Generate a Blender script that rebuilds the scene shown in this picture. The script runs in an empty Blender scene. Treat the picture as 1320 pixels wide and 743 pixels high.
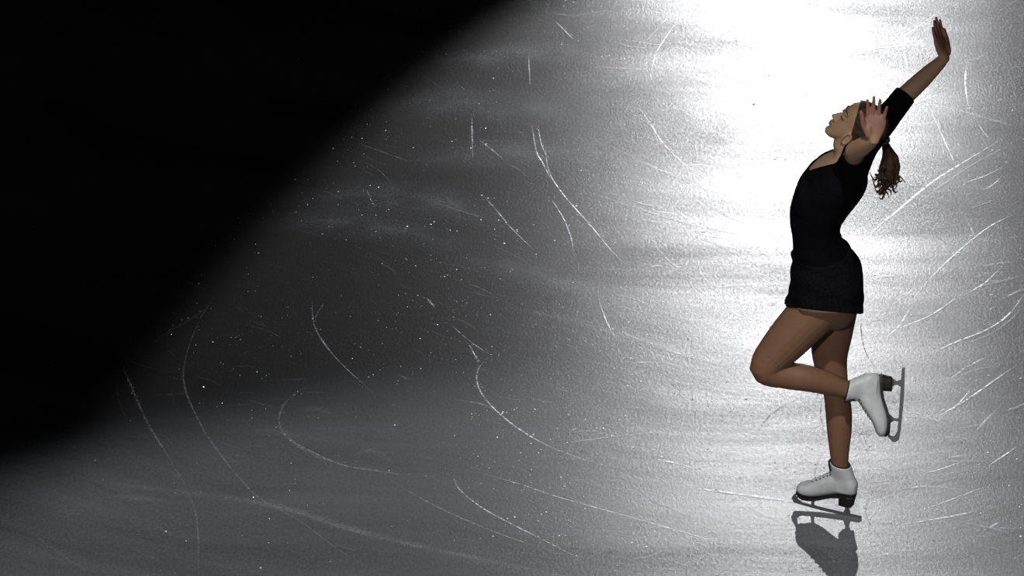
import bpy, bmesh, math, random
from mathutils import Vector, Matrix, noise
from mathutils.bvhtree import BVHTree
R = math.radians
random.seed(7)
sc = bpy.context.scene
COL = sc.collection

# ------------------------------------------------------------------ camera
WPX, HPX = 1320.0, 743.0
FPX = 8230.0
PITCH = R(25.0)
DIST = 26.0
RIGHT = Vector((1, 0, 0))
FWD = Vector((0, math.cos(PITCH), -math.sin(PITCH)))
UP = Vector((0, math.sin(PITCH), math.cos(PITCH)))


def ray(px, py):
    return (FWD * FPX + RIGHT * (px - WPX / 2) - UP * (py - HPX / 2)).normalized()


CAMZ = DIST * math.sin(PITCH)
_r = ray(1078, 665)
_hit = _r * (CAMZ / -_r.z)
CAM = Vector((-_hit.x, -_hit.y, CAMZ))          # the supporting blade touches the ice at the world origin


def G(px, py, z=0.0):
    d = ray(px, py)
    return CAM + d * ((z - CAM.z) / d.z)


def W(px, py, y=0.0):
    d = ray(px, py)
    return CAM + d * ((y - CAM.y) / d.y)


cam_d = bpy.data.cameras.new('camera')
cam_d.sensor_width = 36.0
cam_d.lens = FPX / WPX * 36.0
cam_d.clip_end = 500
cam = bpy.data.objects.new('camera', cam_d)
COL.objects.link(cam)
cam.location = CAM
cam.rotation_euler = (math.pi / 2 - PITCH, 0, 0)
sc.camera = cam


# ------------------------------------------------------------------ materials
def new_mat(name):
    m = bpy.data.materials.new(name)
    m.use_nodes = True
    nt = m.node_tree
    for n in list(nt.nodes):
        nt.nodes.remove(n)
    out = nt.nodes.new('ShaderNodeOutputMaterial')
    return m, nt, out


def N(nt, kind, **kw):
    n = nt.nodes.new(kind)
    for k, v in kw.items():
        if k in n.inputs.keys() if hasattr(n.inputs, 'keys') else False:
            n.inputs[k].default_value = v
        else:
            setattr(n, k, v)
    return n


def simple(name, col, rough=0.6, metal=0.0, nscale=40.0, var=0.12, bump=0.0, spec=0.4, sheen=0.0, bscale=None, bdist=0.002):
    m, nt, out = new_mat(name)
    p = nt.nodes.new('ShaderNodeBsdfPrincipled')
    tc = nt.nodes.new('ShaderNodeTexCoord')
    nz = nt.nodes.new('ShaderNodeTexNoise')
    nz.inputs['Scale'].default_value = nscale
    nz.inputs['Detail'].default_value = 4
    nt.links.new(tc.outputs['Object'], nz.inputs['Vector'])
    mr = nt.nodes.new('ShaderNodeMapRange')
    mr.inputs['From Min'].default_value = 0.3
    mr.inputs['From Max'].default_value = 0.7
    mr.inputs['To Min'].default_value = 1 - var
    mr.inputs['To Max'].default_value = 1 + var
    nt.links.new(nz.outputs['Fac'], mr.inputs['Value'])
    mx = nt.nodes.new('ShaderNodeVectorMath')
    mx.operation = 'SCALE'
    mx.inputs[0].default_value = col
    nt.links.new(mr.outputs[0], mx.inputs['Scale'])
    nt.links.new(mx.outputs[0], p.inputs['Base Color'])
    p.inputs['Roughness'].default_value = rough
    p.inputs['Metallic'].default_value = metal
    p.inputs['Specular IOR Level'].default_value = spec
    if sheen:
        p.inputs['Sheen Weight'].default_value = sheen
    if bump:
        b2 = nt.nodes.new('ShaderNodeTexNoise')
        b2.inputs['Scale'].default_value = bscale or nscale
        b2.inputs['Detail'].default_value = 3
        nt.links.new(tc.outputs['Object'], b2.inputs['Vector'])
        b = nt.nodes.new('ShaderNodeBump')
        b.inputs['Strength'].default_value = bump
        b.inputs['Distance'].default_value = bdist
        nt.links.new(b2.outputs['Fac'], b.inputs['Height'])
        nt.links.new(b.outputs['Normal'], p.inputs['Normal'])
    nt.links.new(p.outputs[0], out.inputs['Surface'])
    return m


M_SKIN = simple('skin', (0.42, 0.25, 0.15), rough=0.5, nscale=30, var=0.06, spec=0.35)
M_LEG = simple('tan_tights', (0.215, 0.106, 0.060), rough=0.5, nscale=30, var=0.05, spec=0.35)
M_LIP = simple('lip_skin', (0.34, 0.14, 0.10), rough=0.45, var=0.05)
def flush_skin(m):
    nt = m.node_tree
    p = [n for n in nt.nodes if n.type == 'BSDF_PRINCIPLED'][0]
    src = p.inputs['Base Color'].links[0].from_socket
    at = nt.nodes.new('ShaderNodeAttribute')
    at.attribute_name = 'flush'
    mx = nt.nodes.new('ShaderNodeMix')
    mx.data_type = 'RGBA'
    nt.links.new(at.outputs['Fac'], mx.inputs[0])
    nt.links.new(src, mx.inputs[6])
    mx.inputs[7].default_value = (0.25, 0.115, 0.082, 1)
    nt.links.new(mx.outputs[2], p.inputs['Base Color'])


flush_skin(M_SKIN)
M_TOP = simple('black_jersey', (0.003, 0.003, 0.004), rough=0.9, nscale=90, var=0.25, bump=0.3, bscale=45, spec=0.06)
M_SKIRT = simple('black_velvet', (0.004, 0.004, 0.005), rough=0.85, nscale=120, var=0.5, bump=0.7, bscale=70, bdist=0.004, spec=0.08)
M_HAIR = simple('brown_hair', (0.052, 0.028, 0.016), rough=0.6, nscale=60, var=0.4, spec=0.22)
M_TIE = simple('hair_elastic', (0.01, 0.01, 0.012), rough=0.7)
M_EYE = simple('eye_dark', (0.02, 0.014, 0.011), rough=0.3)
M_BOOT = simple('white_leather', (0.55, 0.55, 0.54), rough=0.42, nscale=35, var=0.10, bump=0.12, bscale=60, spec=0.4)
M_LACE = simple('white_lace', (0.5, 0.5, 0.5), rough=0.8)
M_EYELET = simple('eyelet_metal', (0.12, 0.12, 0.13), rough=0.35, metal=1.0)
M_SOLE = simple('dark_sole', (0.014, 0.011, 0.010), rough=0.5)
M_HEEL = simple('stacked_heel', (0.014, 0.009, 0.007), rough=0.55)
M_LINING = simple('dark_lining', (0.018, 0.015, 0.014), rough=0.9)
M_STEEL = simple('blade_steel', (0.5, 0.5, 0.52), rough=0.3, metal=1.0, nscale=80)
M_CRUMB = simple('ice_crumb', (0.88, 0.9, 0.92), rough=0.38, metal=0.8, nscale=10, var=0.05, spec=0.8)


def math_node(nt, op, a, b=None, clamp=False):
    n = nt.nodes.new('ShaderNodeMath')
    n.operation = op
    n.use_clamp = clamp
    for i, v in enumerate((a, b)):
        if v is None:
            continue
        if isinstance(v, (int, float)):
            n.inputs[i].default_value = v
        else:
            nt.links.new(v, n.inputs[i])
    return n.outputs[0]


def noise_node(nt, vec, scale, detail=4, rough=0.55):
    n = nt.nodes.new('ShaderNodeTexNoise')
    n.inputs['Scale'].default_value = scale
    n.inputs['Detail'].default_value = detail
    n.inputs['Roughness'].default_value = rough
    nt.links.new(vec, n.inputs['Vector'])
    return n.outputs['Fac']


def mrange(nt, v, a, b, c, d):
    n = nt.nodes.new('ShaderNodeMapRange')
    for k, x in zip(('From Min', 'From Max', 'To Min', 'To Max'), (a, b, c, d)):
        n.inputs[k].default_value = x
    nt.links.new(v, n.inputs['Value'])
    return n.outputs[0]


GLITTER_C = G(1030, -330)          # centre of the highlight's glitter arcs, painted into the ice


def ice_material():
    m, nt, out = new_mat('rink_ice')
    tc = nt.nodes.new('ShaderNodeTexCoord')
    obj = tc.outputs['Object']
    # painted glitter arcs: radius / angle coordinates round a point on the ice, noise stretched along the arc
    sep = nt.nodes.new('ShaderNodeSeparateXYZ')
    sub = nt.nodes.new('ShaderNodeVectorMath')
    sub.operation = 'SUBTRACT'
    # a slow warp so that the arcs are not perfect circles
    wn = nt.nodes.new('ShaderNodeTexNoise')
    wn.inputs['Scale'].default_value = 0.55
    wn.inputs['Detail'].default_value = 1
    nt.links.new(obj, wn.inputs['Vector'])
    wsc = nt.nodes.new('ShaderNodeVectorMath')
    wsc.operation = 'SCALE'
    wsc.inputs['Scale'].default_value = 1.1
    nt.links.new(wn.outputs['Color'], wsc.inputs[0])
    wadd = nt.nodes.new('ShaderNodeVectorMath')
    nt.links.new(obj, wadd.inputs[0])
    nt.links.new(wsc.outputs[0], wadd.inputs[1])
    nt.links.new(wadd.outputs[0], sub.inputs[0])
    sub.inputs[1].default_value = (GLITTER_C.x + 0.55, GLITTER_C.y + 0.55, 0)
    nt.links.new(sub.outputs[0], sep.inputs[0])
    x, y = sep.outputs[0], sep.outputs[1]
    rr = math_node(nt, 'SQRT', math_node(nt, 'ADD', math_node(nt, 'MULTIPLY', x, x), math_node(nt, 'MULTIPLY', y, y)))
    an = math_node(nt, 'ARCTAN2', x, math_node(nt, 'MULTIPLY', y, -1.0))
    cmb = nt.nodes.new('ShaderNodeCombineXYZ')
    nt.links.new(math_node(nt, 'MULTIPLY', rr, 1.0), cmb.inputs[0])
    nt.links.new(math_node(nt, 'MULTIPLY', an, 1.5), cmb.inputs[1])
    streak = noise_node(nt, cmb.outputs[0], 1.9, 6, 0.6)
    cmb2 = nt.nodes.new('ShaderNodeCombineXYZ')
    nt.links.new(rr, cmb2.inputs[0])
    nt.links.new(math_node(nt, 'MULTIPLY', an, 1.1), cmb2.inputs[1])
    fine = noise_node(nt, cmb2.outputs[0], 22.0, 5, 0.7)
    gm = nt.nodes.new('ShaderNodeVectorMath')
    gm.operation = 'MULTIPLY'
    gm.inputs[1].default_value = (1.0, 0.5, 1.0)
    nt.links.new(obj, gm.inputs[0])
    grain = noise_node(nt, gm.outputs[0], 85.0, 3, 0.75)
    speck = noise_node(nt, obj, 420.0, 2, 0.6)
    blot = noise_node(nt, obj, 1.3, 5, 0.6)
    # frost and painted glitter amount 0..1
    f = math_node(nt, 'MULTIPLY', mrange(nt, streak, 0.38, 0.62, 0.0, 1.0), 0.50)
    f = math_node(nt, 'ADD', f, math_node(nt, 'MULTIPLY', mrange(nt, fine, 0.3, 0.7, 0.0, 1.0), 0.14))
    f = math_node(nt, 'ADD', f, math_node(nt, 'MULTIPLY', mrange(nt, grain, 0.34, 0.66, 0.0, 1.0), 0.46))
    f = math_node(nt, 'ADD', f, math_node(nt, 'MULTIPLY', mrange(nt, blot, 0.3, 0.7, 0.0, 1.0), 0.15), clamp=True)
    p = nt.nodes.new('ShaderNodeBsdfPrincipled')
    cr = nt.nodes.new('ShaderNodeMix')
    cr.data_type = 'RGBA'
    cr.inputs[6].default_value = (0.062, 0.0645, 0.070, 1)
    cr.inputs[7].default_value = (0.20, 0.206, 0.22, 1)
    nt.links.new(f, cr.inputs[0])
    nt.links.new(cr.outputs[2], p.inputs['Base Color'])
    nt.links.new(mrange(nt, f, 0.1, 0.9, ICE_R1, ICE_R0), p.inputs['Roughness'])
    nt.links.new(mrange(nt, f, 0.1, 0.9, 0.15, 0.95), p.inputs['Specular IOR Level'])
    b = nt.nodes.new('ShaderNodeBump')
    b.inputs['Strength'].default_value = 0.17
    b.inputs['Distance'].default_value = 0.0016
    h = math_node(nt, 'ADD', math_node(nt, 'MULTIPLY', speck, 0.7), math_node(nt, 'MULTIPLY', grain, 1.6))
    h = math_node(nt, 'ADD', h, math_node(nt, 'MULTIPLY', fine, 1.6))
    nt.links.new(h, b.inputs['Height'])
    p.inputs['IOR'].default_value = 1.45
    p.inputs['Anisotropic'].default_value = 0.72       # resurfacing grooves across the view
    p.inputs['Coat Weight'].default_value = 0.34
    p.inputs['Coat Roughness'].default_value = 0.34
    p.inputs['Coat IOR'].default_value = 1.4
    nt.links.new(b.outputs['Normal'], p.inputs['Coat Normal'])
    tg = nt.nodes.new('ShaderNodeCombineXYZ')
    tg.inputs[1].default_value = 1.0
    nt.links.new(tg.outputs[0], p.inputs['Tangent'])
    nt.links.new(b.outputs['Normal'], p.inputs['Normal'])
    nt.links.new(p.outputs[0], out.inputs['Surface'])
    return m


def frost_material(name, col, soft):
    """Snow scraped up along a blade track: broken up by noise, thinning at the edges (UV.y) and fading to clear ice."""
    m, nt, out = new_mat(name)
    tc = nt.nodes.new('ShaderNodeTexCoord')
    uv = nt.nodes.new('ShaderNodeSeparateXYZ')
    nt.links.new(tc.outputs['UV'], uv.inputs[0])
    at = nt.nodes.new('ShaderNodeAttribute')
    at.attribute_name = 'strength'
    g = noise_node(nt, tc.outputs['Object'], 55.0 if not soft else 90.0, 4, 0.7)
    g2 = noise_node(nt, tc.outputs['Object'], 7.0, 2, 0.5)
    v = uv.outputs[1]
    edge = math_node(nt, 'SUBTRACT', 1.0, math_node(nt, 'ABSOLUTE', math_node(nt, 'SUBTRACT', math_node(nt, 'MULTIPLY', v, 2.0), 1.0)), clamp=True)
    br = mrange(nt, g, 0.40 if not soft else 0.36, 0.60, 0.0, 1.0)
    br2 = mrange(nt, g2, 0.3, 0.62, 0.25, 1.0)
    a = math_node(nt, 'MULTIPLY', math_node(nt, 'MULTIPLY', br, br2), at.outputs['Fac'])
    a = math_node(nt, 'MULTIPLY', a, math_node(nt, 'POWER', edge, 1.2 if soft else 0.5), clamp=True)
    p = nt.nodes.new('ShaderNodeBsdfPrincipled')
    p.inputs['Base Color'].default_value = col
    p.inputs['Metallic'].default_value = 0.75 if col[0] > 0.3 else 0.0
    p.inputs['Roughness'].default_value = 0.42 if soft else 0.34
    p.inputs['Specular IOR Level'].default_value = 0.6 if col[0] > 0.3 else 0.1
    t = nt.nodes.new('ShaderNodeBsdfTransparent')
    mx = nt.nodes.new('ShaderNodeMixShader')
    nt.links.new(a, mx.inputs[0])
    nt.links.new(t.outputs[0], mx.inputs[1])
    nt.links.new(p.outputs[0], mx.inputs[2])
    nt.links.new(mx.outputs[0], out.inputs['Surface'])
    return m


ICE_R0, ICE_R1 = 0.205, 0.315
M_ICE = ice_material()
M_TRACK = frost_material('scraped_track', (0.85, 0.87, 0.9, 1), False)
M_SMEAR = frost_material('snow_smear_and_sheen', (0.8, 0.82, 0.85, 1), True)
M_CUT = frost_material('dark_cut', (0.05, 0.052, 0.056, 1), False)


# ------------------------------------------------------------------ mesh helpers
def catmull(seq, sub):
    """seq: list of equal-length lists of floats/Vectors; returns smooth resampling"""
    out = []
    n = len(seq)
    for i in range(n - 1):
        p0, p1, p2, p3 = seq[max(i - 1, 0)], seq[i], seq[i + 1], seq[min(i + 2, n - 1)]
        for k in range(sub):
            t = k / sub
            row = []
            for a, b, c, d in zip(p0, p1, p2, p3):
                row.append(0.5 * ((2 * b) + (c - a) * t + (2 * a - 5 * b + 4 * c - d) * t * t + (3 * b - a - 3 * c + d) * t ** 3))
            out.append(row)
    out.append(list(seq[-1]))
    return out


def rings(bm, ring_pts, cap=True):
    vs = [[bm.verts.new(p) for p in r] for r in ring_pts]
    n = len(vs[0])
    for a, b in zip(vs[:-1], vs[1:]):
        for i in range(n):
            j = (i + 1) % n
            bm.faces.new((a[i], a[j], b[j], b[i]))
    if cap:
        bm.faces.new(list(reversed(vs[0])))
        bm.faces.new(vs[-1])
    return vs


def loft(bm, secs, n=28, sub=4, cap=True, power=2.0):
    """secs: (center, axis_a, axis_b)"""
    rp = []
    for c, a, b in catmull(secs, sub):
        r = []
        for i in range(n):
            t = 2 * math.pi * i / n
            ct, st = math.cos(t), math.sin(t)
            e = 2.0 / power
            x = math.copysign(abs(ct) ** e, ct)
            y = math.copysign(abs(st) ** e, st)
            r.append(c + a * x + b * y)
        rp.append(r)
    return rings(bm, rp, cap)


def tube(bm, pts, radii, n=14, sub=4, flat=1.0, side=None, dome=True):
    """round limb through points with radii; flat squeezes the 2nd axis"""
    rows = catmull([[p, r] for p, r in zip(pts, radii)], sub)
    if dome:
        def cap_rows(p, r, d):
            return [[p + d * r * math.sin(a), max(r * math.cos(a), r * 0.05)] for a in (R(80), R(55), R(28))]
        d0 = (rows[0][0] - rows[1][0]).normalized()
        d1 = (rows[-1][0] - rows[-2][0]).normalized()
        rows = cap_rows(rows[0][0], rows[0][1], d0) + rows + list(reversed(cap_rows(rows[-1][0], rows[-1][1], d1)))
    ref = side if side is not None else Vector((0, 1, 0))
    rp = []
    prev = None
    for i, (p, r) in enumerate(rows):
        t = (rows[min(i + 1, len(rows) - 1)][0] - rows[max(i - 1, 0)][0]).normalized()
        if prev is None:
            s = ref - t * ref.dot(t)
            if s.length < 1e-3:
                s = t.orthogonal()
        else:
            s = prev - t * prev.dot(t)
        s.normalize()
        prev = s
        u = t.cross(s)
        rp.append([p + s * r * math.cos(2 * math.pi * k / n) + u * r * flat * math.sin(2 * math.pi * k / n) for k in range(n)])
    return rings(bm, rp, True)


def ellipsoid(bm, c, ax, ay, az, u=20, v=12):
    rp = []
    for j in range(v + 1):
        ph = -math.pi / 2 + math.pi * j / v
        k = max(math.cos(ph), 0.03)
        rp.append([c + ax * k * math.cos(2 * math.pi * i / u) + ay * k * math.sin(2 * math.pi * i / u) + az * math.sin(ph) for i in range(u)])
    rings(bm, rp, True)


def prism(bm, poly, depth_vec):
    """extrude a closed polygon (list of Vectors) symmetric along depth_vec"""
    a = [bm.verts.new(p - depth_vec) for p in poly]
    b = [bm.verts.new(p + depth_vec) for p in poly]
    n = len(poly)
    bm.faces.new(a)
    bm.faces.new(list(reversed(b)))
    for i in range(n):
        j = (i + 1) % n
        bm.faces.new((a[j], a[i], b[i], b[j]))


def finish(bm, smooth=True):
    bmesh.ops.recalc_face_normals(bm, faces=bm.faces[:])
    for f in bm.faces:
        f.smooth = smooth


def obj(name, bm, mats, parent=None, smooth=True):
    finish(bm, smooth)
    me = bpy.data.meshes.new(name)
    bm.to_mesh(me)
    bm.free()
    for m in (mats if isinstance(mats, (list, tuple)) else [mats]):
        me.materials.append(m)
    o = bpy.data.objects.new(name, me)
    COL.objects.link(o)
    if parent is not None:
        o.parent = parent
    return o


def remeshed(bm, voxel, smooth_iter=3, factor=0.5):
    finish(bm)
    me = bpy.data.meshes.new('tmp')
    bm.to_mesh(me)
    bm.free()
    o = bpy.data.objects.new('tmp', me)
    COL.objects.link(o)
    r = o.modifiers.new('r', 'REMESH')
    r.mode = 'VOXEL'
    r.voxel_size = voxel
    r.use_smooth_shade = True
    if smooth_iter:
        s = o.modifiers.new('s', 'SMOOTH')
        s.iterations = smooth_iter
        s.factor = factor
    dg = bpy.context.evaluated_depsgraph_get()
    dg.update()
    ev = bpy.data.meshes.new_from_object(o.evaluated_get(dg))
    out = bmesh.new()
    out.from_mesh(ev)
    bpy.data.objects.remove(o)
    bpy.data.meshes.remove(me)
    bpy.data.meshes.remove(ev)
    return out


def bevel(bm, w, seg=2):
    bmesh.ops.recalc_face_normals(bm, faces=bm.faces[:])
    bmesh.ops.bevel(bm, geom=[e for e in bm.edges if e.calc_face_angle(0) > 0.5], offset=w, segments=seg, affect='EDGES', profile=0.5)


def thicken(o, t, off=-1.0):
    m = o.modifiers.new('thickness', 'SOLIDIFY')
    m.thickness = t
    m.offset = off
    return m


# ------------------------------------------------------------------ the ice
def track_mesh(bm, uvl, stl, pts, width, strength, z, mat, fade=True, sub=10, taper=0.35):
    ws = [G(px, py) for px, py in pts]
    rows = [r[0] for r in catmull([[p] for p in ws], sub)]
    n = len(rows)
    L, Rr = [], []
    prev = None
    for i, p in enumerate(rows):
        t = rows[min(i + 1, n - 1)] - rows[max(i - 1, 0)]
        t.z = 0
        t.normalize()
        s = Vector((-t.y, t.x, 0))
        k = i / (n - 1)
        end = min(1.0, min(k, 1 - k) / taper) if fade else 1.0
        w = width * (0.45 + 0.55 * end) * 0.5
        L.append((bm.verts.new((p.x + s.x * w, p.y + s.y * w, z)), k, end))
        Rr.append((bm.verts.new((p.x - s.x * w, p.y - s.y * w, z)), k, end))
    # a low crowned ridge: centre line a hair above the edges
    Cn = [bm.verts.new((p.x, p.y, z + min(width * 0.03, 0.0004))) for p in rows]
    for i in range(n - 1):
        for (A, B, va, vb) in ((L, None, 0.0, 0.5), (None, Rr, 0.5, 1.0)):
            if A is not None:
                vs = [A[i][0], Cn[i], Cn[i + 1], A[i + 1][0]]
                uvs = [(A[i][1], va), (A[i][1], vb), (A[i + 1][1], vb), (A[i + 1][1], va)]
            else:
                vs = [Cn[i], B[i][0], B[i + 1][0], Cn[i + 1]]
                uvs = [(B[i][1], va), (B[i][1], vb), (B[i + 1][1], vb), (B[i + 1][1], va)]
            ss = [L[i][2], L[i][2], L[i + 1][2], L[i + 1][2]] if A is not None else [L[i][2], L[i][2], L[i + 1][2], L[i + 1][2]]
            f = bm.faces.new(vs)
            f.material_index = mat
            for lp, u in zip(f.loops, uvs):
                lp[uvl].uv = u
                j = 0
            for lp in f.loops:
                pass
            for v in vs:
                pass
            ends = [L[i][2], L[i][2], L[i + 1][2], L[i + 1][2]] if A is not None else [L[i][2], L[i][2], L[i + 1][2], L[i + 1][2]]
            for v, e in zip(vs, ends):
                v[stl] = strength * e


# (points in photo pixels, projected onto the ice; width in mm; strength; kind 1 track 2 smear or painted bright band 3 dark cut)
TRACKS = [
    ([(702, 182), (707, 220), (725, 250), (760, 290), (785, 320), (814, 350)], 8, 0.95, 1),
    ([(685, 160), (691, 195), (700, 212), (710, 232)], 9, 0.9, 1),
    ([(693, 162), (697, 184), (703, 200)], 7, 0.7, 1),
    ([(707, 252), (725, 280), (735, 305), (740, 326)], 7, 0.7, 1),
    ([(812, 125), (835, 155), (852, 182), (880, 210), (925, 242)], 9, 0.95, 1),
    ([(884, 12), (860, 45), (845, 70), (838, 102)], 8, 0.8, 1),
    ([(868, 14), (850, 34), (832, 54)], 6, 0.6, 1),
    ([(755, 248), (825, 270), (885, 288), (965, 306)], 36, 0.8, 2),
    ([(785, 188), (830, 210), (880, 232), (935, 254)], 34, 0.75, 2),
    ([(755, 85), (835, 90), (925, 95)], 34, 0.5, 2),
    ([(870, 235), (930, 275), (985, 300)], 28, 0.5, 2),
    ([(880, 300), (930, 318), (980, 345)], 30, 0.6, 2),
    ([(715, 27), (728, 40), (741, 53)], 7, 0.7, 1),
    ([(700, 14), (740, 20), (790, 12)], 30, 0.35, 2),
    ([(916, 53), (940, 40), (967, 24)], 6, 0.8, 3),
    ([(1232, 1), (1190, 30), (1150, 60), (1125, 90), (1111, 114)], 10, 0.95, 1),
    ([(1247, 70), (1245, 110), (1250, 142)], 9, 0.9, 1),
    ([(1164, 60), (1168, 78), (1173, 94)], 7, 0.7, 1),
    ([(1198, 138), (1215, 175), (1234, 217)], 9, 0.9, 1),
    ([(1180, 130), (1235, 142), (1322, 167)], 9, 0.7, 1),
    ([(1160, 150), (1175, 172), (1182, 190)], 7, 0.5, 1),
    ([(1302, 174), (1250, 205), (1200, 237), (1160, 270), (1130, 295), (1110, 322)], 14, 0.8, 1),
    ([(1310, 182), (1255, 212), (1205, 246), (1165, 280)], 20, 0.5, 2),
    ([(1322, 271), (1280, 290), (1235, 325), (1190, 370), (1162, 412)], 9, 0.8, 1),
    ([(1243, 236), (1268, 228), (1292, 216)], 8, 0.8, 1),
    ([(1266, 246), (1278, 240), (1292, 228)], 8, 0.9, 1),
    ([(1255, 150), (1268, 170), (1276, 180)], 6, 0.6, 1),
    ([(1290, 345), (1270, 365), (1240, 382)], 8, 0.6, 1),
    ([(1232, 265), (1250, 290), (1262, 320)], 7, 0.4, 1),
    ([(1205, 300), (1217, 312), (1228, 320)], 6, 0.6, 3),
    ([(895, 328), (905, 355), (922, 372)], 7, 0.6, 1),
    ([(832, 298), (860, 335), (902, 362)], 7, 0.4, 1),
    ([(618, 248), (640, 272), (660, 296), (692, 326)], 8, 0.7, 1),
    ([(681, 70), (682, 92), (683, 112)], 7, 0.4, 1),
    ([(1160, 313), (1163, 336), (1167, 362)], 7, 0.6, 1),
    ([(608, 148), (608, 175), (609, 204)], 9, 0.75, 1),
    ([(617, 180), (634, 194), (652, 208)], 8, 0.75, 1),
    ([(455, 183), (495, 197), (535, 212)], 8, 0.35, 1),
    ([(200, 296), (198, 325), (215, 350), (250, 368), (281, 380)], 9, 0.4, 1),
    ([(472, 244), (477, 256), (483, 268)], 7, 0.7, 1),
    ([(134, 290), (134, 300), (134, 308)], 10, 1.0, 1),
    ([(370, 266), (470, 252), (560, 262), (660, 290)], 420, 0.20, 2),  # from here, broad pale bands painted in to brighten the ice
    ([(320, 292), (420, 285), (520, 300), (610, 325)], 380, 0.18, 2),
    ([(470, 158), (560, 132), (680, 140), (780, 150)], 460, 0.17, 2),
    ([(500, 214), (620, 200), (760, 196), (860, 215)], 400, 0.17, 2),
    ([(560, 80), (660, 70), (760, 60)], 320, 0.20, 2),
    ([(560, 330), (680, 350), (800, 390), (900, 420)], 300, 0.15, 2),
    # lower left
    ([(150, 455), (170, 502), (190, 547), (215, 587), (237, 625)], 11, 1.0, 1),
    ([(160, 478), (168, 498), (178, 522)], 12, 1.0, 1),
    ([(235, 620), (250, 657), (255, 697), (255, 746)], 10, 0.6, 1),
    ([(281, 379), (260, 407), (240, 457), (237, 497), (255, 542), (280, 582), (315, 625), (340, 647), (385, 672), (440, 712), (487, 739)], 10, 0.55, 1),
    ([(270, 395), (245, 412), (215, 430), (190, 450)], 30, 0.25, 2),
    ([(397, 498), (370, 517), (359, 540), (367, 562), (395, 580), (440, 600), (480, 607), (530, 614), (584, 616)], 12, 0.9, 1),
    ([(365, 550), (380, 573), (410, 590), (460, 604)], 20, 0.4, 2),
    ([(490, 612), (540, 642), (590, 667), (660, 695), (730, 716)], 10, 0.4, 1),
    ([(584, 615), (592, 632), (620, 655), (660, 677), (700, 697), (752, 724)], 11, 1.0, 1),
    ([(402, 388), (404, 417), (415, 440), (440, 470), (482, 508)], 9, 0.75, 1),
    ([(418, 391), (410, 402), (404, 416)], 7, 0.6, 1),
    ([(641, 453), (620, 470), (614, 490), (625, 515), (659, 547), (705, 575), (750, 592), (792, 605)], 10, 0.8, 1),
    ([(580, 418), (607, 442), (632, 458)], 8, 0.7, 1),
    ([(603, 442), (610, 456), (619, 468)], 10, 0.9, 1),
    ([(549, 384), (554, 390), (560, 397)], 9, 1.0, 1),
    ([(-5, 585), (75, 610), (150, 625), (250, 637), (350, 652), (450, 682), (550, 707), (665, 731), (760, 750)], 70, 0.42, 2),
    ([(300, 646), (360, 655), (450, 684), (540, 706), (650, 728)], 18, 0.4, 2),
    ([(140, 640), (175, 643), (225, 648)], 70, 0.4, 2),
    ([(-5, 652), (40, 687), (80, 717), (125, 746)], 12, 0.55, 1),
    ([(150, 492), (152, 515), (162, 540)], 9, 0.25, 1),
    ([(380, 530), (410, 528), (430, 540)], 90, 0.16, 2),
    ([(310, 560), (350, 556), (395, 566)], 90, 0.14, 2),
    ([(455, 588), (480, 582), (510, 600)], 60, 0.18, 2),
    # lower right
    ([(600, 606), (660, 622), (720, 642), (810, 667), (870, 684), (940, 704), (1045, 734)], 11, 0.7, 1),
    ([(884, 629), (960, 639), (1034, 649)], 16, 0.95, 1),
    ([(900, 630), (960, 640), (1020, 649)], 40, 0.35, 2),
    ([(713, 575), (785, 564), (865, 557)], 22, 0.6, 2),
    ([(755, 411), (810, 433), (860, 452), (910, 467), (966, 480)], 34, 0.9, 2),
    ([(660, 400), (740, 415), (820, 440), (900, 466)], 60, 0.3, 2),
    ([(771, 385), (782, 417), (796, 440)], 9, 0.85, 1),
    ([(1043, 508), (1005, 527), (985, 544), (971, 566)], 7, 0.75, 3),
    ([(1112, 388), (1110, 427), (1117, 457), (1131, 478)], 7, 0.75, 3),
    ([(1158, 678), (1225, 667), (1254, 661)], 14, 0.8, 1),
    ([(1132, 622), (1117, 652), (1122, 677), (1148, 709)], 7, 0.5, 3),
    ([(1312, 576), (1292, 590), (1273, 602)], 10, 0.8, 1),
    ([(1322, 378), (1300, 407), (1270, 427), (1225, 445), (1188, 466)], 13, 0.8, 1),
    ([(1322, 388), (1306, 410), (1275, 432), (1230, 448)], 20, 0.45, 2),
    ([(1243, 377), (1200, 407), (1155, 425)], 9, 0.6, 1),
    ([(1312, 470), (1260, 507), (1212, 539)], 10, 0.7, 1),
    ([(1253, 500), (1235, 522), (1208, 538)], 9, 0.6, 1),
    ([(1060, 510), (1058, 537), (1066, 570)], 6, 0.7, 3),
    ([(1060, 585), (1052, 602), (1050, 620)], 6, 0.6, 3),
    ([(1100, 556), (1112, 560), (1124, 556)], 9, 0.8, 3),
    ([(843, 592), (870, 598), (898, 605)], 9, 0.6, 1),
    ([(1112, 596), (1185, 587), (1240, 580)], 18, 0.45, 2),
    ([(1120, 545), (1170, 538), (1240, 545)], 22, 0.4, 2),
    ([(1185, 660), (1240, 640), (1270, 628)], 12, 0.4, 1),
    ([(1190, 612), (1215, 605), (1240, 596)], 9, 0.6, 1),
    ([(830, 642), (890, 667)], 30, 0.35, 2),
    ([(980, 180), (1010, 190), (960, 212)], 7, 0.4, 3),
    ([(1295, 690), (1305, 687), (1318, 686)], 8, 0.7, 3),
    ([(1296, 470), (1250, 480), (1210, 500)], 22, 0.4, 2),
    ([(1138, 440), (1160, 420), (1185, 380)], 14, 0.4, 1),
]


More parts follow.
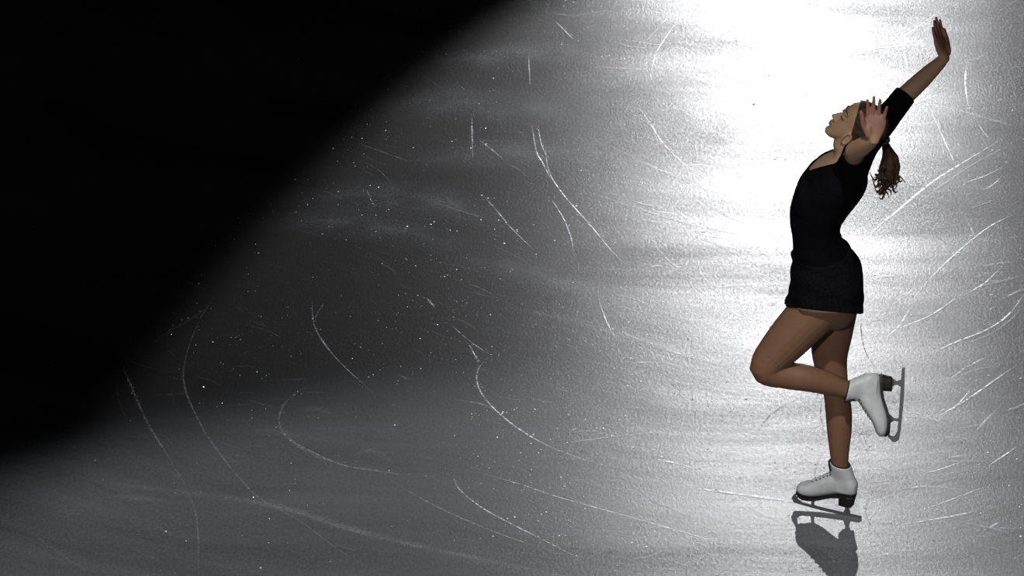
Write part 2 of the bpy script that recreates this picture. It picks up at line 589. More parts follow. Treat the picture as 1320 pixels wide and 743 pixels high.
def build_floor():
    bm = bmesh.new()
    uvl = bm.loops.layers.uv.new('UVMap')
    stl = bm.verts.layers.float.new('strength')
    X0, X1, Y0, Y1 = -22, 22, -20, 34
    vs = [bm.verts.new(p) for p in ((X0, Y0, 0), (X1, Y0, 0), (X1, Y1, 0), (X0, Y1, 0))]
    bm.faces.new(vs)
    vb = [bm.verts.new(p) for p in ((X0, Y0, -.03), (X1, Y0, -.03), (X1, Y1, -.03), (X0, Y1, -.03))]
    bm.faces.new(list(reversed(vb)))
    for i in range(4):
        j = (i + 1) % 4
        bm.faces.new((vs[j], vs[i], vb[i], vb[j]))
    z = 0.0003
    for pts, w, s, kind in TRACKS:
        z += 0.000012
        track_mesh(bm, uvl, stl, pts, w * (1.25 if kind == 1 else 1.0) / 1000.0, min(1.0, s * (1.25 if kind != 2 else 1.25)) * (1.0 if pts[0][0] > 660 else 0.7), z, kind)
    rc = random.Random(23)
    for k in range(70):                     # dark nicks where toe picks dug in
        z += 0.000002
        px, py = (rc.gauss(1090, 90), rc.gauss(580, 75)) if k < 45 else (rc.uniform(700, 1310), rc.uniform(10, 730))
        a = rc.uniform(0, 3.14)
        ln = rc.uniform(1.0, 3.2)
        track_mesh(bm, uvl, stl, [(px - math.cos(a) * ln, py - math.sin(a) * ln * .6), (px + math.cos(a) * ln, py + math.sin(a) * ln * .6)], rc.uniform(6, 14) / 1000, 0.9, z, 3, fade=False, sub=3)
    # the countless hairline scratches, laid in rings to imitate the highlight's glitter
    rnd = random.Random(11)
    cx, cy = 1030, -150
    for k in range(700):
        z += 0.000002
        px, py = rnd.uniform(-40, 1360), rnd.uniform(-20, 760)
        dx, dy = px - cx, (py - cy) * 2.0
        ang = math.atan2(dy, dx) + math.pi / 2 + rnd.gauss(0, 0.35)
        ln = rnd.uniform(10, 48)
        ex, ey = math.cos(ang) * ln, math.sin(ang) * ln * 0.5
        bx, by = rnd.uniform(-6, 6), rnd.uniform(-4, 4)
        track_mesh(bm, uvl, stl, [(px - ex, py - ey), (px + bx, py + by), (px + ex, py + ey)], rnd.choice((4, 5, 6, 12, 20)) / 1000, rnd.uniform(0.15, 0.6) * (1.0 if px > 800 else .4), z, rnd.choice((1, 1, 2, 2, 2)), sub=5)
    bmesh.ops.recalc_face_normals(bm, faces=[f for f in bm.faces if f.material_index == 0])
    for f in bm.faces:
        if f.material_index > 0 and f.normal.z < 0:
            f.normal_flip()
    me = bpy.data.meshes.new('floor')
    bm.to_mesh(me)
    bm.free()
    for m in (M_ICE, M_TRACK, M_SMEAR, M_CUT):
        me.materials.append(m)
    o = bpy.data.objects.new('floor', me)
    COL.objects.link(o)
    o['kind'] = 'structure'
    o['label'] = 'grey rink ice covered in curved skate tracks and scratches'
    o['category'] = 'ice'
    return o


floor = build_floor()


def build_crumbs():
    bm = bmesh.new()
    rnd = random.Random(3)
    def crumb(p, r):
        # a flat flake: a shallow five-sided dome lying on the ice, slightly tilted
        a = rnd.uniform(0, 6.28)
        tx, ty = rnd.gauss(0, .07), rnd.gauss(0, .07)
        vs = []
        for k in range(5):
            t = a + k * 2 * math.pi / 5
            x, y = math.cos(t) * r * rnd.uniform(.75, 1.1), math.sin(t) * r * 1.5 * rnd.uniform(.75, 1.1)
            vs.append(bm.verts.new(Vector((p.x + x, p.y + y, .0012 + x * tx + y * ty))))
        top = bm.verts.new(Vector((p.x, p.y, .0012 + r * .09)))
        bot = bm.verts.new(Vector((p.x, p.y, .0002)))
        for k in range(5):
            bm.faces.new((vs[k], vs[(k + 1) % 5], top))
            bm.faces.new((vs[(k + 1) % 5], vs[k], bot))
    n = 0
    while n < 5000:
        px, py = rnd.uniform(-60, 1380), rnd.uniform(-30, 780)
        d = noise.noise(Vector((px / 130.0, py / 80.0, 1.7))) * 0.5 + 0.5
        if px < 600 and py > 490:
            d *= .6
        if rnd.random() > d * d * 1.6:
            continue
        r = 0.0012 + 0.0034 * rnd.random() ** 5
        crumb(G(px, py), r)
        n += 1
    for pts, w, s, kind in TRACKS:
        if kind == 1 and s > 0.6:
            for _ in range(int(4 * len(pts))):
                i = rnd.randrange(len(pts) - 1)
                t = rnd.random()
                px = pts[i][0] * (1 - t) + pts[i + 1][0] * t + rnd.gauss(0, 2.5)
                py = pts[i][1] * (1 - t) + pts[i + 1][1] * t + rnd.gauss(0, 1.5)
                crumb(G(px, py), 0.001 + 0.0022 * rnd.random() ** 3)
    o = obj('ice_shavings', bm, M_CRUMB, smooth=False)
    o['kind'] = 'stuff'
    o['label'] = 'tiny bright ice shavings sprinkled over the rink ice'
    o['category'] = 'ice shavings'
    return o


build_crumbs()

# ------------------------------------------------------------------ the skater: body
Y = Vector((0, 1, 0))


def sec(front, back, w, y=0.0, rise=0.0):
    f, b = W(front[0], front[1], y), W(back[0], back[1], y)
    return [(f + b) / 2, (b - f) / 2, Vector((0, w, 0))]


body = bmesh.new()
TORSO = [
    ((1048, 414), (1096, 413), .085), ((1028, 394), (1107, 394), .150), ((1026, 374), (1109, 370), .165), ((1026, 355), (1107, 350), .163),
    ((1027, 338), (1097, 332), .145), ((1025, 320), (1087, 316), .124), ((1023, 302), (1081, 301), .115),
    ((1021, 285), (1082, 286), .120), ((1022, 267), (1090, 272), .132), ((1027, 249), (1102, 256), .145),
    ((1036, 232), (1113, 241), .155), ((1049, 218), (1116, 228), .152), ((1064, 207), (1113, 216), .122),
    ((1074, 199), (1110, 207), .080), ((1075, 192), (1109, 199), .056), ((1074, 184), (1107, 191), .050), ((1080, 172), (1112, 180), .048)]
loft(body, [sec(*t) for t in TORSO], n=40, sub=5, power=2.15)
# bust
for y in (-0.062, 0.062):
    c = W(1042, 262, y)
    ellipsoid(body, c, Vector((.047, 0, .018)), Vector((0, .060, 0)), Vector((-.018, 0, .075)))

# supporting (right, far) leg
tube(body, [W(1078, 388, .082), W(1072, 430, .07), W(1070, 462, .055), W(1075, 492, .04), W(1078, 508, .032), W(1081, 530, .022), W(1082, 555, .016), W(1082, 580, .01), W(1083, 600, .010), W(1086, 622, .010)],
     [.086, .079, .066, .053, .048, .050, .047, .038, .0315, .027], n=24, sub=4)
# raised (left, near) leg
tube(body, [W(1064, 388, -.070), W(1036, 416, -.074), W(1012, 442, -.082), W(992, 464, -.090)], [.090, .087, .079, .066], n=24, sub=4)
tube(body, [W(998, 458, -.095), W(987, 474, -.097), W(1000, 482, -.096)], [.062, .061, .054], n=24, sub=4)
tube(body, [W(990, 478, -.096), W(1014, 484, -.095), W(1040, 488, -.092), W(1068, 495, -.079), W(1090, 502.5, -.068), W(1106, 505, -.066)],
     [.055, .052, .050, .043, .032, .024], n=24, sub=4)

# arms
SH_N, EL_N, WR_N = W(1101, 212, -.142), W(1102, 195, -.38), W(1127, 180, -.535)
SH_F, EL_F, WR_F = W(1110, 192, .135), W(1166, 124, .25), W(1218, 75, .33)


def mix(a, b, t):
    return a * (1 - t) + b * t


def arm(sh, el, wr, inner):
    tube(body, [inner, sh, mix(sh, el, .35), mix(sh, el, .75), el], [.058, .052, .045, .039, .036], n=20, sub=4)
    tube(body, [mix(sh, el, .9), el, mix(el, wr, .25), mix(el, wr, .6), mix(el, wr, .88), mix(el, wr, .97)], [.035, .0355, .035, .0305, .0235, .0190], n=20, sub=4)


arm(SH_N, EL_N, WR_N, W(1095, 222, -.08))
arm(SH_F, EL_F, WR_F, W(1098, 218, .08))

HANDS = []


def hand(wrist, d, palm_n, thumb_sign, scale=1.0, curls=(10, 8, 8, 12), spread=(9, 2.5, -3, -10), thumb=1.0):
    """d: direction of the fingers, palm_n: palm normal, thumb on +cross side * sign"""
    d = d.normalized()
    n = (palm_n - d * palm_n.dot(d)).normalized()
    s = d.cross(n).normalized() * thumb_sign      # towards the thumb
    S = scale
    # palm
    secs = []
    for t, w, th in ((-.014, .0165, .0145), (.004, .0225, .0175), (.03, .034, .017), (.055, .040, .0145), (.075, .040, .012), (.088, .034, .009)):
        secs.append([wrist + d * t * S, s * w * S, n * th * S])
    loft(body, secs, n=20, sub=3, power=2.4)
    # thumb ball
    ellipsoid(body, wrist + (d * .032 + s * .022 + n * .009) * S, d * .028 * S, s * .016 * S, n * .014 * S, 14, 8)
    lens = (.070, .078, .072, .057)
    for k in range(4):
        off = (.028, .0095, -.0095, -.027)[k]
        base = wrist + d * (.078, .083, .080, .072)[k] * S + s * off * S
        a = R(spread[k])
        fd = (d * math.cos(a) + s * math.sin(a)).normalized()
        pts, rad = [base - fd * .015 * S], [.0088 * S]
        cur, p = 0.0, base.copy()
        pts.append(p.copy()); rad.append(.0086 * S)
        for seg, r in ((.45, .0078), (.30, .0070), (.25, .0058)):
            cur += R(curls[k])
            dirv = fd * math.cos(cur) + n * math.sin(cur)
            p = p + dirv * lens[k] * seg * S
            pts.append(p.copy()); rad.append(r * S)
        tube(body, pts, rad, n=12, sub=3)
    # thumb: leaves the side of the palm near its base
    tb = wrist + (d * .022 + s * .024 + n * .006) * S
    td = (d * .72 + s * .62 * thumb + n * .22 * thumb).normalized()
    td2 = (d * .90 + s * (.38 * thumb - .2 * (1 - thumb)) + n * .20 * thumb).normalized()
    tube(body, [tb, tb + td * .034 * S, tb + td * .034 * S + td2 * .030 * S, tb + td * .034 * S + td2 * .054 * S], [.0125 * S, .0105 * S, .0095 * S, .007 * S], n=12, sub=3)
    HANDS.append((wrist.copy(), d.copy(), n.copy()))


hand(WR_N, Vector((.05, .22, .97)), Vector((-.12, -.97, .2)), -1, 0.98, curls=(5, 4, 5, 8), spread=(4, 1, -2.5, -13), thumb=.7)
hand(WR_F, Vector((-.27, .36, .88)), Vector((.82, -.52, .34)), 1, 0.95, curls=(2, 2, 3, 3), spread=(4, 1, -2, -6), thumb=0.3)

# ------------------------------------------------------------------ head
TILT, YAW = R(43), R(-9)
HC = W(1106.5, 164.5, 0.0)
_F0 = Vector((-1, 0, 0))
rotz = Matrix.Rotation(YAW, 3, 'Z')
HF = rotz @ Vector((-math.cos(TILT), 0, math.sin(TILT)))
HU = rotz @ Vector((math.sin(TILT), 0, math.cos(TILT)))
HS = HU.cross(HF).normalized()          # towards her left, i.e. the camera
HF, HU, HS = HF * .93, HU * .93, HS * .93
HK = 1.0


def HP(f, u, s=0.0):
    return HC + (HF * f + HU * u + HS * s) * HK


HEAD = [  # u, front, back, half width
    (-.110, .081, .052, .008), (-.105, .083, .042, .020), (-.094, .086, .026, .031), (-.076, .085, .004, .042), (-.055, .086, -.030, .052),
    (-.030, .085, -.066, .061), (-.004, .081, -.086, .068), (.018, .085, -.094, .0715), (.040, .087, -.098, .0735), (.062, .080, -.096, .072),
    (.082, .063, -.084, .063), (.098, .036, -.060, .046), (.107, .006, -.030, .022), (.109, -.010, -.016, .004)]


def head_loft(bm, grow=0.0, n=40):
    secs = []
    for u, f, b, w in HEAD:
        f2, b2, w2 = f + grow, b - grow, w + grow
        uu = u * (1 + grow / .11)
        secs.append([HP((f2 + b2) / 2, uu), HF * (f2 - b2) / 2 * HK, HS * w2 * HK])
    return loft(bm, secs, n=n, sub=3, power=2.1)


head_loft(body)
# nose
loft(body, [[HP(.080, .006), HF * .006, HS * .007], [HP(.088, -.010), HF * .009, HS * .008], [HP(.094, -.027), HF * .0115, HS * .010],
            [HP(.096, -.036), HF * .012, HS * .013], [HP(.090, -.045), HF * .012, HS * .012]], n=14, sub=3)
ellipsoid(body, HP(.104, -.035), HF * .0072, HS * .008, HU * .0072, 12, 8)
for s in (-1, 1):
    ellipsoid(body, HP(.094, -.040, s * .012), HF * .009, HS * .006, HU * .007, 10, 6)
    ellipsoid(body, HP(.076, .002, s * .030), HF * .012, HS * .015, HU * .010, 12, 8)       # closed-lidded eyes
    ellipsoid(body, HP(.079, .019, s * .030), HF * .010, HS * .022, HU * .006, 12, 8)       # brow ridge
    # ear
    ec = HP(.014, -.047, s * .059)
    ellipsoid(body, ec, (HF * .016 + HS * s * -.004), HS * .008, HU * .029, 14, 10)
    ring = []
    for k in range(15):
        a = R(-60 + k * 300 / 14)
        ring.append(ec + HF * .015 * -math.cos(a) + HU * (.027 * math.sin(a) + .002) + HS * s * .009)
    tube(body, ring, [.0045] * 15, n=8, sub=1)
# lips
ellipsoid(body, HP(.090, -.0585), HF * .0085, HS * .021, HU * .0050, 14, 8)
ellipsoid(body, HP(.0885, -.0685), HF * .0085, HS * .018, HU * .0055, 14, 8)
ellipsoid(body, HP(.074, -.094), HF * .016, HS * .018, HU * .014, 14, 8)                # chin

body = remeshed(body, 0.0036, 3, 0.5)
body_mats = [M_SKIN, M_LEG, M_LIP]
flush = body.verts.layers.float.new('flush')
for v in body.verts:
    for wr, d, n in HANDS:
        q = v.co - wr
        if q.length < .23:
            t = max(0.0, min(1.0, (q.dot(d) + .015) / .07))
            v[flush] = max(v[flush], t * t * (3 - 2 * t) * max(0.25, min(1.0, .6 + v.normal.dot(n))))
hem_z = W(1065, 380, 0).z
lip_c = HP(.098, -.063)
for f in body.faces:
    c = f.calc_center_median()
    f.smooth = True
    if c.z < hem_z:
        f.material_index = 1
    else:
        v = c - lip_c
        if abs(v.dot(HU)) < .0105 and abs(v.dot(HS)) < .021 and abs(v.dot(HF)) < .012:
            f.material_index = 2

cloth_src = body.copy()
skater = obj('person', body, body_mats)
skater['label'] = 'figure skater in black top and skirt, arching back on one skate with arms raised'
skater['category'] = 'person'


# ------------------------------------------------------------------ clothes
def plane3(a, b, c, up):
    n = (b - a).cross(c - a).normalized()
    return (a, n if n.dot(up) > 0 else -n)


Vp = W(1044, 222, 0)
Nape = W(1116, 207, 0)
NS, FS = W(1092, 209, -.075), W(1092, 203, .075)
upv = Vector((0, 0, 1))
pl_near = plane3(Vp, NS, Nape, upv)
pl_far = plane3(Vp, FS, Nape, upv)
hem_a, hem_n = W(1055, 340, 0), Vector((.1, 0, 1)).normalized()
dN, dF = (EL_N - SH_N).normalized(), (EL_F - SH_F).normalized()
sN, sF = mix(SH_N, EL_N, .80), mix(SH_F, EL_F, 1.02)


def on_near_arm(p):
    return p.y < -.2 and p.z > hem_a.z


def on_far_arm(p):
    return (p - sF).length < .16 and p.x > 0.12


def cut(bm, co, no, test):
    fs = [f for f in bm.faces if test(f.calc_center_median())]
    g = set(fs)
    for f in fs:
        g.update(f.edges)
        g.update(f.verts)
    bmesh.ops.bisect_plane(bm, geom=list(g), plane_co=co, plane_no=no, dist=1e-6)


top = cloth_src
bmesh.ops.delete(top, geom=[f for f in top.faces if f.calc_center_median().z < hem_a.z - .03], context='FACES')
cut(top, hem_a, hem_n, lambda p: p.z < hem_a.z + .05)
cut(top, sN, dN, lambda p: on_near_arm(p))
cut(top, sF, dF, lambda p: on_far_arm(p))
cut(top, pl_near[0], pl_near[1], lambda p: p.y < 0.0 and p.y > -.14)
cut(top, pl_far[0], pl_far[1], lambda p: p.y > 0.0 and p.y < .14)
kill = []
for f in top.faces:
    p = f.calc_center_median()
    bad = (p - hem_a).dot(hem_n) < 0
    if on_near_arm(p) and (p - sN).dot(dN) > 0:
        bad = True
    if (p - sF).dot(dF) > 0 and p.x > .12:
        bad = True
    if p.y < 0 and p.y > -.115 and (p - pl_near[0]).dot(pl_near[1]) > 0:
        bad = True
    if p.y >= 0 and p.y < .115 and (p - pl_far[0]).dot(pl_far[1]) > 0 and p.x < .13:
        bad = True
    if bad:
        kill.append(f)
bmesh.ops.delete(top, geom=kill, context='FACES')
# keep only the largest island (the torso with both sleeves)
top.faces.ensure_lookup_table()
seen, best = set(), []
for f0 in top.faces:
    if f0 in seen:
        continue
    st, isl = [f0], []
    seen.add(f0)
    while st:
        f = st.pop()
        isl.append(f)
        for e in f.edges:
            for g in e.link_faces:
                if g not in seen:
                    seen.add(g)
                    st.append(g)
    if len(isl) > len(best):
        best = isl
bs = set(best)
bmesh.ops.delete(top, geom=[f for f in top.faces if f not in bs], context='FACES')
top.normal_update()
for v in top.verts:
    q = v.co * 9
    v.co += v.normal * (.0075 + .0025 * noise.noise(Vector((q.x, q.y, q.z * 2.6))))
for f in top.faces:
    f.material_index = 0
top_o = obj('fitted_top', top, M_TOP, skater)
thicken(top_o, .0035)

body_bvh = BVHTree.FromPolygons([v.co.copy() for v in skater.data.vertices], [tuple(p.vertices) for p in skater.data.polygons])


# short skirt: a loose open sheath over hips and thigh tops
sk = bmesh.new()
SK = [((1022, 326), (1094, 320), .146), ((1020.5, 336), (1102, 331), .160), ((1020, 350), (1110, 345), .176), ((1019, 366), (1112, 364), .187),
      ((1018, 382), (1112, 383), .192), ((1015.5, 393), (1111.5, 396), .196), ((1012.5, 401), (1109, 405.5), .197), ((1011, 409), (1108, 413), .198)]
rp = []
SKZ = sec(*SK[0])[0].z
for c, a, b in catmull([sec(*t) for t in SK], 7):
    r = []
    for i in range(96):
        t = 2 * math.pi * i / 96
        ct, st = math.cos(t), math.sin(t)
        e = 2 / (2.2 + .9 * min(1, (SKZ - c.z) / .2))
        r.append(c + a * math.copysign(abs(ct) ** e, ct) + b * math.copysign(abs(st) ** e, st))
    rp.append(r)
nr = len(rp)
for j, r in enumerate(rp):
    k = j / (nr - 1)
    cc = sum(r, Vector()) / len(r)
    for i, p in enumerate(r):
        d = (p - cc)
        d.z = 0
        d.normalize()
        a = 2 * math.pi * i / 96
        wob = .0035 * math.sin(j * .55 + 2.2 * math.sin(a * 2)) * (1 - .4 * k) + .006 * k * k * math.sin(a * 11 + 1.3)
        wob += .004 * noise.noise(p * 22)
        q = p + d * wob
        hit = body_bvh.ray_cast(Vector((cc.x, cc.y, q.z)) + d * .29, -d)
        if hit[0] is not None:
            need = (Vector((hit[0].x - cc.x, hit[0].y - cc.y, 0))).length + .012
            have = (Vector((q.x - cc.x, q.y - cc.y, 0))).length
            if have < need:
                q += d * (need - have)
        r[i] = q
        if k > .8:
            r[i].z += .006 * math.sin(a * 3 + .5) * (k - .8) / .2
rings(sk, rp, cap=False)
ha, hb_, hc_ = W(1015, 396, -.15), W(1108, 405, -.15), W(1062, 396, .15)
_, hn = plane3(ha, hb_, hc_, upv)
bmesh.ops.bisect_plane(sk, geom=sk.faces[:] + sk.edges[:] + sk.verts[:], plane_co=ha, plane_no=hn, clear_inner=True)
sk_o = obj('skirt', sk, M_SKIRT, skater)
thicken(sk_o, .005)
# ------------------------------------------------------------------ hair
hb = bmesh.new()
head_loft(hb, .0045, n=64)
finish(hb)


def hcut(bm, p, n):
    g = bm.faces[:] + bm.edges[:] + bm.verts[:]
    bmesh.ops.bisect_plane(bm, geom=g, plane_co=p, plane_no=n, clear_inner=True)


hcut(hb, HP(.066, .074), (HF * -.86 + HU * .50).normalized())
hcut(hb, HP(-.03, -.038), (HF * -.35 + HU * .94).normalized())
hb.normal_update()
for v in hb.verts:
    q = v.co - HC
    ang = math.atan2(q.dot(HS), q.dot(HU) + .3)
    v.co += v.normal * .0015 * math.sin(ang * 160 + 5 * noise.noise(q * 20))
# swept-back locks from hairline to the ponytail base
PT = HP(-.104, .036)
rnd = random.Random(5)
hcap = obj('hair', hb, M_HAIR, skater)
thicken(hcap, .004)

pt = bmesh.new()
path = [PT, W(1143, 190, .0), W(1148, 202, .0), W(1147, 216, .0), W(1145, 231, .0), W(1139, 247, .0)]
tube(pt, path, [.011, .014, .025, .033, .027, .008], n=18, sub=5, flat=.75)
for k in range(120):
    a, rr = rnd.uniform(0, 6.28), math.sqrt(rnd.random())
    off = Vector((math.cos(a) * rr, math.sin(a) * rr * .8, 0))
    curl = rnd.uniform(.3, 1.0)
    ph = rnd.uniform(0, 6.28)
    m = rnd.uniform(.78, 1.0)
    pts = []
    for i in range(15):
        t = i / 14 * m
        s = t * (len(path) - 1)
        j = min(int(s), len(path) - 2)
        c = mix(path[j], path[j + 1], s - j)
        wdt = [.009, .015, .028, .037, .033, .018][j] * (1 - (s - j)) + [.009, .015, .028, .037, .033, .018][j + 1] * (s - j)
        sw = curl * .007 * t * t * 2
        pts.append(c + off * wdt + Vector((math.cos(ph + t * 11) * sw, math.sin(ph + t * 11) * sw, 0)))
    r0 = rnd.uniform(.0018, .0034)
    tube(pt, pts, [r0 * .6] + [r0] * 11 + [r0 * .8, r0 * .5, r0 * .2], n=5, sub=1, dome=False)
# loose curls at the tip
for (x, y), (x2, y2), bend in (((1134, 226), (1121, 222), 8), ((1133, 236), (1124, 228), 9), ((1137, 244), (1127, 240), 7), ((1150, 235), (1167, 236), -8),
                               ((1141, 247), (1133, 254), 6), ((1155, 226), (1164, 232), 5), ((1140, 249), (1146, 255), -4), ((1135, 232), (1127, 236), -6), ((1150, 240), (1157, 246), 5)):
    pts = []
    for i in range(9):
        t = i / 8
        pts.append(W(x + (x2 - x) * t, y + (y2 - y) * t + bend * math.sin(math.pi * t), rnd.uniform(-.004, .004) - .005))
    tube(pt, pts, [.005, .005, .0045, .004, .0035, .003, .0025, .0018, .001], n=6, sub=2, dome=False)
for k in range(26):
    x, y = rnd.uniform(1131, 1156), rnd.uniform(214, 244)
    if y > 236 and x > 1150:
        continue
    lx, ly = rnd.uniform(-7, 3) if x < 1146 else rnd.uniform(-3, 6), rnd.uniform(6, 14)
    ph, am = rnd.uniform(0, 6.28), rnd.uniform(2, 4.5)
    y0 = rnd.uniform(-.03, .03)
    pts = [W(x + lx * t + am * (math.cos(ph + 5 * t) - math.cos(ph)), y + ly * t + am * .6 * (math.sin(ph + 5 * t) - math.sin(ph)), y0 + .01 * math.sin(ph + 5 * t)) for t in [q / 10 for q in range(11)]]
    tube(pt, pts, [.0045, .0045, .0045, .0042, .004, .0036, .0032, .0027, .0022, .0016, .0008], n=6, sub=2, dome=False)
pony = obj('ponytail', pt, M_HAIR, skater)
tie = bmesh.new()
d0 = (path[1] - path[0]).normalized()
s0 = d0.orthogonal().normalized()
u0 = d0.cross(s0)
tube(tie, [path[0] + d0 * .006 + (s0 * math.cos(2 * math.pi * k / 20) + u0 * math.sin(2 * math.pi * k / 20)) * .018 for k in range(21)], [.006] * 21, n=10, sub=1, dome=False)
obj('hair_tie', tie, M_TIE, skater)

# brows and lash lines
for s in (-1, 1):
    e = bmesh.new()
    tube(e, [HP(.0885, .021, s * .012), HP(.0868, .026, s * .026), HP(.080, .026, s * .038), HP(.070, .021, s * .048)], [.0016, .0024, .002, .001], n=8, sub=3)
    obj('eyebrow', e, M_HAIR, skater)
    e = bmesh.new()
    tube(e, [HP(.082, -.003, s * .020), HP(.0865, -.005, s * .030), HP(.081, -.003, s * .041)], [.0014, .0022, .0014], n=8, sub=3)
    obj('eyelashes', e, M_EYE, skater)


# ------------------------------------------------------------------ skates (built once in their own frame: +x toe, +z ankle, z = 0 sole under the ball)
def build_skate():
    b = bmesh.new()
    Xv, Yv, Zv = Vector((1, 0, 0)), Vector((0, 1, 0)), Vector((0, 0, 1))
    foot = [(.000, .020, .052, .100), (.012, .029, .044, .118), (.035, .033, .041, .135), (.065, .033, .038, .135), (.095, .033, .031, .130), (.125, .036, .019, .113),
            (.155, .040, .008, .091), (.185, .044, .002, .070), (.212, .042, .001, .055), (.232, .035, .004, .047), (.245, .021, .010, .037), (.250, .007, .016, .029)]
    loft(b, [[Vector((f, 0, (lo + hi) / 2)), Zv * (hi - lo) / 2, Yv * w] for f, w, lo, hi in foot], n=28, sub=3, power=2.3)
    shaft = [(.055, -.002, .104, .032, 0), (.080, -.003, .112, .033, 0), (.100, .000, .112, .033, .0), (.120, .009, .111, .034, .003), (.140, .018, .111, .037, .005), (.158, .026, .114, .040, .006), (.170, .030, .117, .041, .007)]
    loft(b, [[Vector(((f0 + f1) / 2, 0, z)), Vector(((f1 - f0) / 2, 0, t)), Yv * w] for z, f0, f1, w, t in shaft], n=28, sub=3, power=2.2)
    b = remeshed(b, .003, 4, .5)
    bv = BVHTree.FromBMesh(b)
    boot = obj('ice_skate', b, M_BOOT)

    # padded collar and dark lining at the mouth
    l = bmesh.new()
    rp = []
    for z, g, t in ((.164, .88, .007), (.1725, .93, .007), (.1745, .86, .007), (.171, .70, .007)):
        c = Vector((.0735, 0, z))
        rp.append([c + Vector((.044, 0, t)) * g * math.cos(2 * math.pi * i / 32) + Yv * .042 * g * math.sin(2 * math.pi * i / 32) for i in range(32)])
    rings(l, rp, True)
    obj('boot_lining', l, M_LINING, boot)
    # tongue standing up in front
    l = bmesh.new()
    loft(l, [[Vector((.107, 0, .140)), Xv * .006, Yv * .026], [Vector((.110, 0, .156)), Xv * .006, Yv * .027], [Vector((.115, 0, .168)), Xv * .005, Yv * .025], [Vector((.119, 0, .177)), Xv * .003, Yv * .016]], n=20, sub=3, power=2.6)
    obj('tongue', l, M_LINING, boot)

    # sole plate following the last
    l = bmesh.new()
    prof = [(.004, .043), (.03, .041), (.06, .038), (.095, .030), (.125, .018), (.155, .007), (.185, .001), (.212, .000), (.232, .003), (.247, .010)]
    wid = [.026, .034, .035, .034, .037, .042, .046, .045, .037, .020]
    rp = []
    for (x, z), w in zip(prof, wid):
        t = .0085
        rp.append([Vector((x, -w, z + .004)), Vector((x, -w, z - t + .003)), Vector((x, 0, z - t)), Vector((x, w, z - t + .003)), Vector((x, w, z + .004)), Vector((x, 0, z + .004))])
    rings(l, rp, True)
    obj('sole', l, M_SOLE, boot, smooth=False)
    # stacked heel
    l = bmesh.new()
    secs = [[Vector((.034, 0, .040)), Xv * .034, Yv * .034], [Vector((.036, 0, .020)), Xv * .031, Yv * .031], [Vector((.038, 0, -.003)), Xv * .0295, Yv * .029]]
    loft(l, secs, n=28, sub=3, power=3.2)
    obj('heel', l, M_HEEL, boot)
    # runner with toe pick, rocker, two stanchions and mounting plates
    l = bmesh.new()
    bot, topl = [], []
    for k in range(25):
        x = -.030 + .285 * k / 24
        rock = ((x - .085) ** 2) / (2 * 2.1)
        bot.append(Vector((x, 0, -.056 + rock)))
    bot += [Vector((.262, 0, -.045)), Vector((.266, 0, -.036)), Vector((.270, 0, -.034)), Vector((.268, 0, -.024)), Vector((.262, 0, -.014))]
    topl = [Vector((.254, 0, -.010)), Vector((.252, 0, -.022)), Vector((.243, 0, -.031)), Vector((.225, 0, -.039)), Vector((.19, 0, -.040)), Vector((.12, 0, -.041)), Vector((.03, 0, -.041)), Vector((-.022, 0, -.041)), Vector((-.030, 0, -.045))]
    prism(l, bot + topl, Yv * .0021)
    # front stanchion: a Y that carries the front plate
    prism(l, [Vector((.172, 0, -.042)), Vector((.186, 0, -.042)), Vector((.184, 0, -.024)), Vector((.194, 0, -.006)), Vector((.162, 0, -.006)), Vector((.174, 0, -.024))], Yv * .0035)
    prism(l, [Vector((.246, 0, -.030)), Vector((.262, 0, -.018)), Vector((.250, 0, -.002)), Vector((.232, 0, -.004)), Vector((.244, 0, -.012))], Yv * .0032)
    prism(l, [Vector((.160, 0, -.009)), Vector((.244, 0, -.007)), Vector((.244, 0, -.004)), Vector((.160, 0, -.005))], Yv * .026)
    # heel stanchion
    prism(l, [Vector((.018, 0, -.042)), Vector((.048, 0, -.042)), Vector((.040, 0, -.024)), Vector((.050, 0, -.005)), Vector((.014, 0, -.005)), Vector((.026, 0, -.024))], Yv * .0035)
    prism(l, [Vector((.012, 0, -.007)), Vector((.062, 0, -.007)), Vector((.062, 0, -.002)), Vector((.012, 0, -.002))], Yv * .022)
    obj('blade', l, M_STEEL, boot, smooth=False)

    # laces zig-zag over the instep, laid on the leather
    l = bmesh.new()
    rows = [(.178, .070), (.162, .082), (.148, .094), (.134, .106), (.122, .118), (.116, .130), (.116, .140), (.110, .148), (.108, .158)]

    def drop(x, z, s, lift):
        dirv = Vector((-.62, 0, -.78))
        o = Vector((x, 0, z)) - dirv * .15 + Yv * s
        hit = bv.ray_cast(o, dirv)
        return (hit[0] + hit[1] * lift) if hit[0] else None
    pr = None
    for x, z in rows:
        a, c, d = drop(x, z, -.019, .0015), drop(x, z, 0, .002), drop(x, z, .019, .0015)
        if not (a and c and d):
            continue
        tube(l, [a, c, d], [.0022] * 3, n=6, sub=3)
        for q in (a, d):
            ey = bmesh.new()
            ellipsoid(ey, q, Xv * .0032, Yv * .0032, Zv * .0032, 8, 6)
            obj('eyelet', ey, M_EYELET, boot)
        if pr:
            m1 = drop((x + pr[2]) / 2, (z + pr[3]) / 2, 0, .003)
            if m1:
                tube(l, [pr[0], m1, d], [.0020] * 3, n=6, sub=3)
                tube(l, [pr[1], m1, a], [.0020] * 3, n=6, sub=3)
        pr = (a, d, x, z)
    obj('laces', l, M_LACE, boot)
    return boot


def place(o, origin, fwd, up, k=0.945):
    f = fwd.normalized()
    u = (up - f * up.dot(f)).normalized()
    s = u.cross(f)
    o.matrix_world = Matrix(((f.x * k, s.x * k, u.x * k, origin.x), (f.y * k, s.y * k, u.y * k, origin.y), (f.z * k, s.z * k, u.z * k, origin.z), (0, 0, 0, 1)))


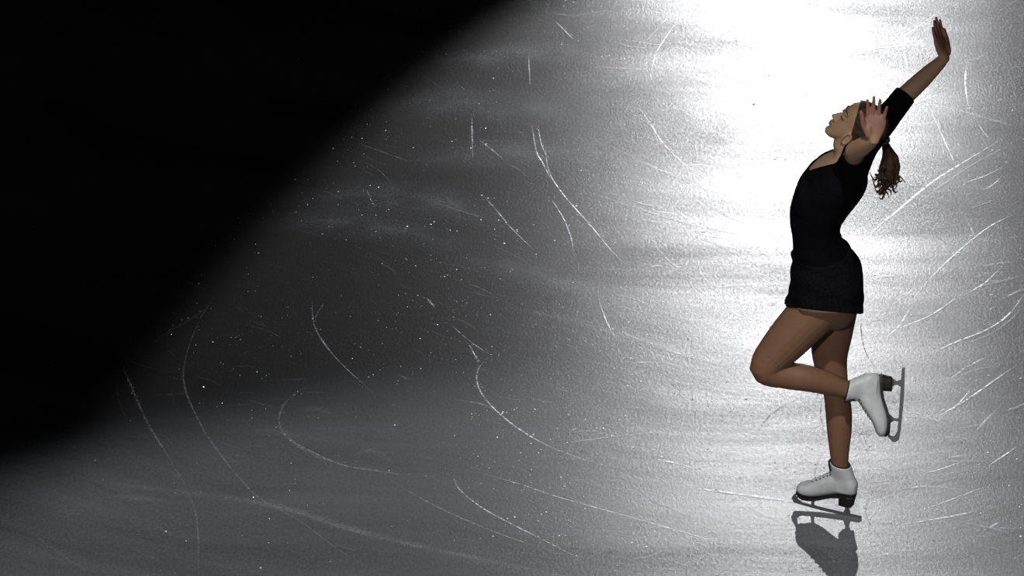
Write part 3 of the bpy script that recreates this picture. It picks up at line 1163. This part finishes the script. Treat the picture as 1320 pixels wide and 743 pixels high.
skate = build_skate()
skate.parent = skater
skate2 = skate.copy()
COL.objects.link(skate2)
skate2.parent = skater
for ch in list(skate.children):
    c = ch.copy()
    COL.objects.link(c)
    c.parent = skate2

gt, gh = G(1021, 652), G(1111, 669)
fw = (gt - gh)
fw.z = 0
fw.normalize()
pitch = R(2.2)
fwp = fw * math.cos(pitch) + upv * math.sin(pitch)
upp = upv * math.cos(pitch) - fw * math.sin(pitch)
# lowest blade point on the ice
low = min((fwp * x + upp * (-.056 + (x - .085) ** 2 / 4.2)).z for x in [-.03 + .285 * k / 60 for k in range(61)])
org = gh + fw * .028
org.z = -low * .945
place(skate, org, fwp, upp)
# raised skate: toe down, sole facing back
rf = Vector((-.06, -.34, -1)).normalized()
ru = Vector((-1, .0, .10))
heel_w = W(1148.5, 487, -.048)
place(skate2, heel_w - rf * .012, rf, ru)

# ------------------------------------------------------------------ lights
def spot(name, loc, target, energy, angle, blend, size, col=(1, 1, 1)):
    d = bpy.data.lights.new(name, 'SPOT')
    d.energy = energy
    d.spot_size = angle
    d.spot_blend = blend
    d.shadow_soft_size = size
    d.color = col
    o = bpy.data.objects.new(name, d)
    COL.objects.link(o)
    o.location = loc
    o.rotation_euler = (target - loc).to_track_quat('-Z', 'Y').to_euler()
    return o


# follow spot on the far stand, behind the skater
lelev, ldist = R(18.6), 27.0
base = G(1030, 0) - CAM
base.z = 0
base.normalize()
cam0 = Vector((CAM.x, CAM.y, 0))
ly = ldist * math.cos(lelev)
t = (ly - cam0.y) / base.y
lpos = cam0 + base * t
lpos.z = ldist * math.sin(lelev)
aim = G(1350, 1350)
edge = G(480, 140)
ang = (edge - lpos).angle(aim - lpos)
spot('follow_spot', lpos, aim, 2450, 2 * ang, 0.08, 0.12, (0.98, 0.98, 1.0))

# house spot from the near stand: lifts the skater's front and the near ice
fpos = Vector((-1.0, -9.0, 15.0))
faim = G(850, 1200)
fang = (G(380, 510) - fpos).angle(faim - fpos)
spot('house_spot', fpos, faim, 6000, 2 * fang, 0.10, 0.25, (0.96, 0.98, 1.0))

spos = Vector((-4.0, -16.0, 9.0))  # unseen fill lamp, added to brighten the skater's front
saim = Vector((.1, .1, .95))
spot('front_fill', spos, saim, 3300, R(12.5), 1.0, 0.25, (0.98, 0.98, 1.0))

w = bpy.data.worlds.new('World')
sc.world = w
w.use_nodes = True
bg = w.node_tree.nodes['Background']
bg.inputs[0].default_value = (0.5, 0.5, 0.55, 1)
bg.inputs[1].default_value = 0.006

sc.view_settings.view_transform = 'Standard'
sc.view_settings.look = 'None'
sc.view_settings.gamma = 1.0
sc.view_settings.use_curve_mapping = False
sc.view_settings.exposure = 0.0
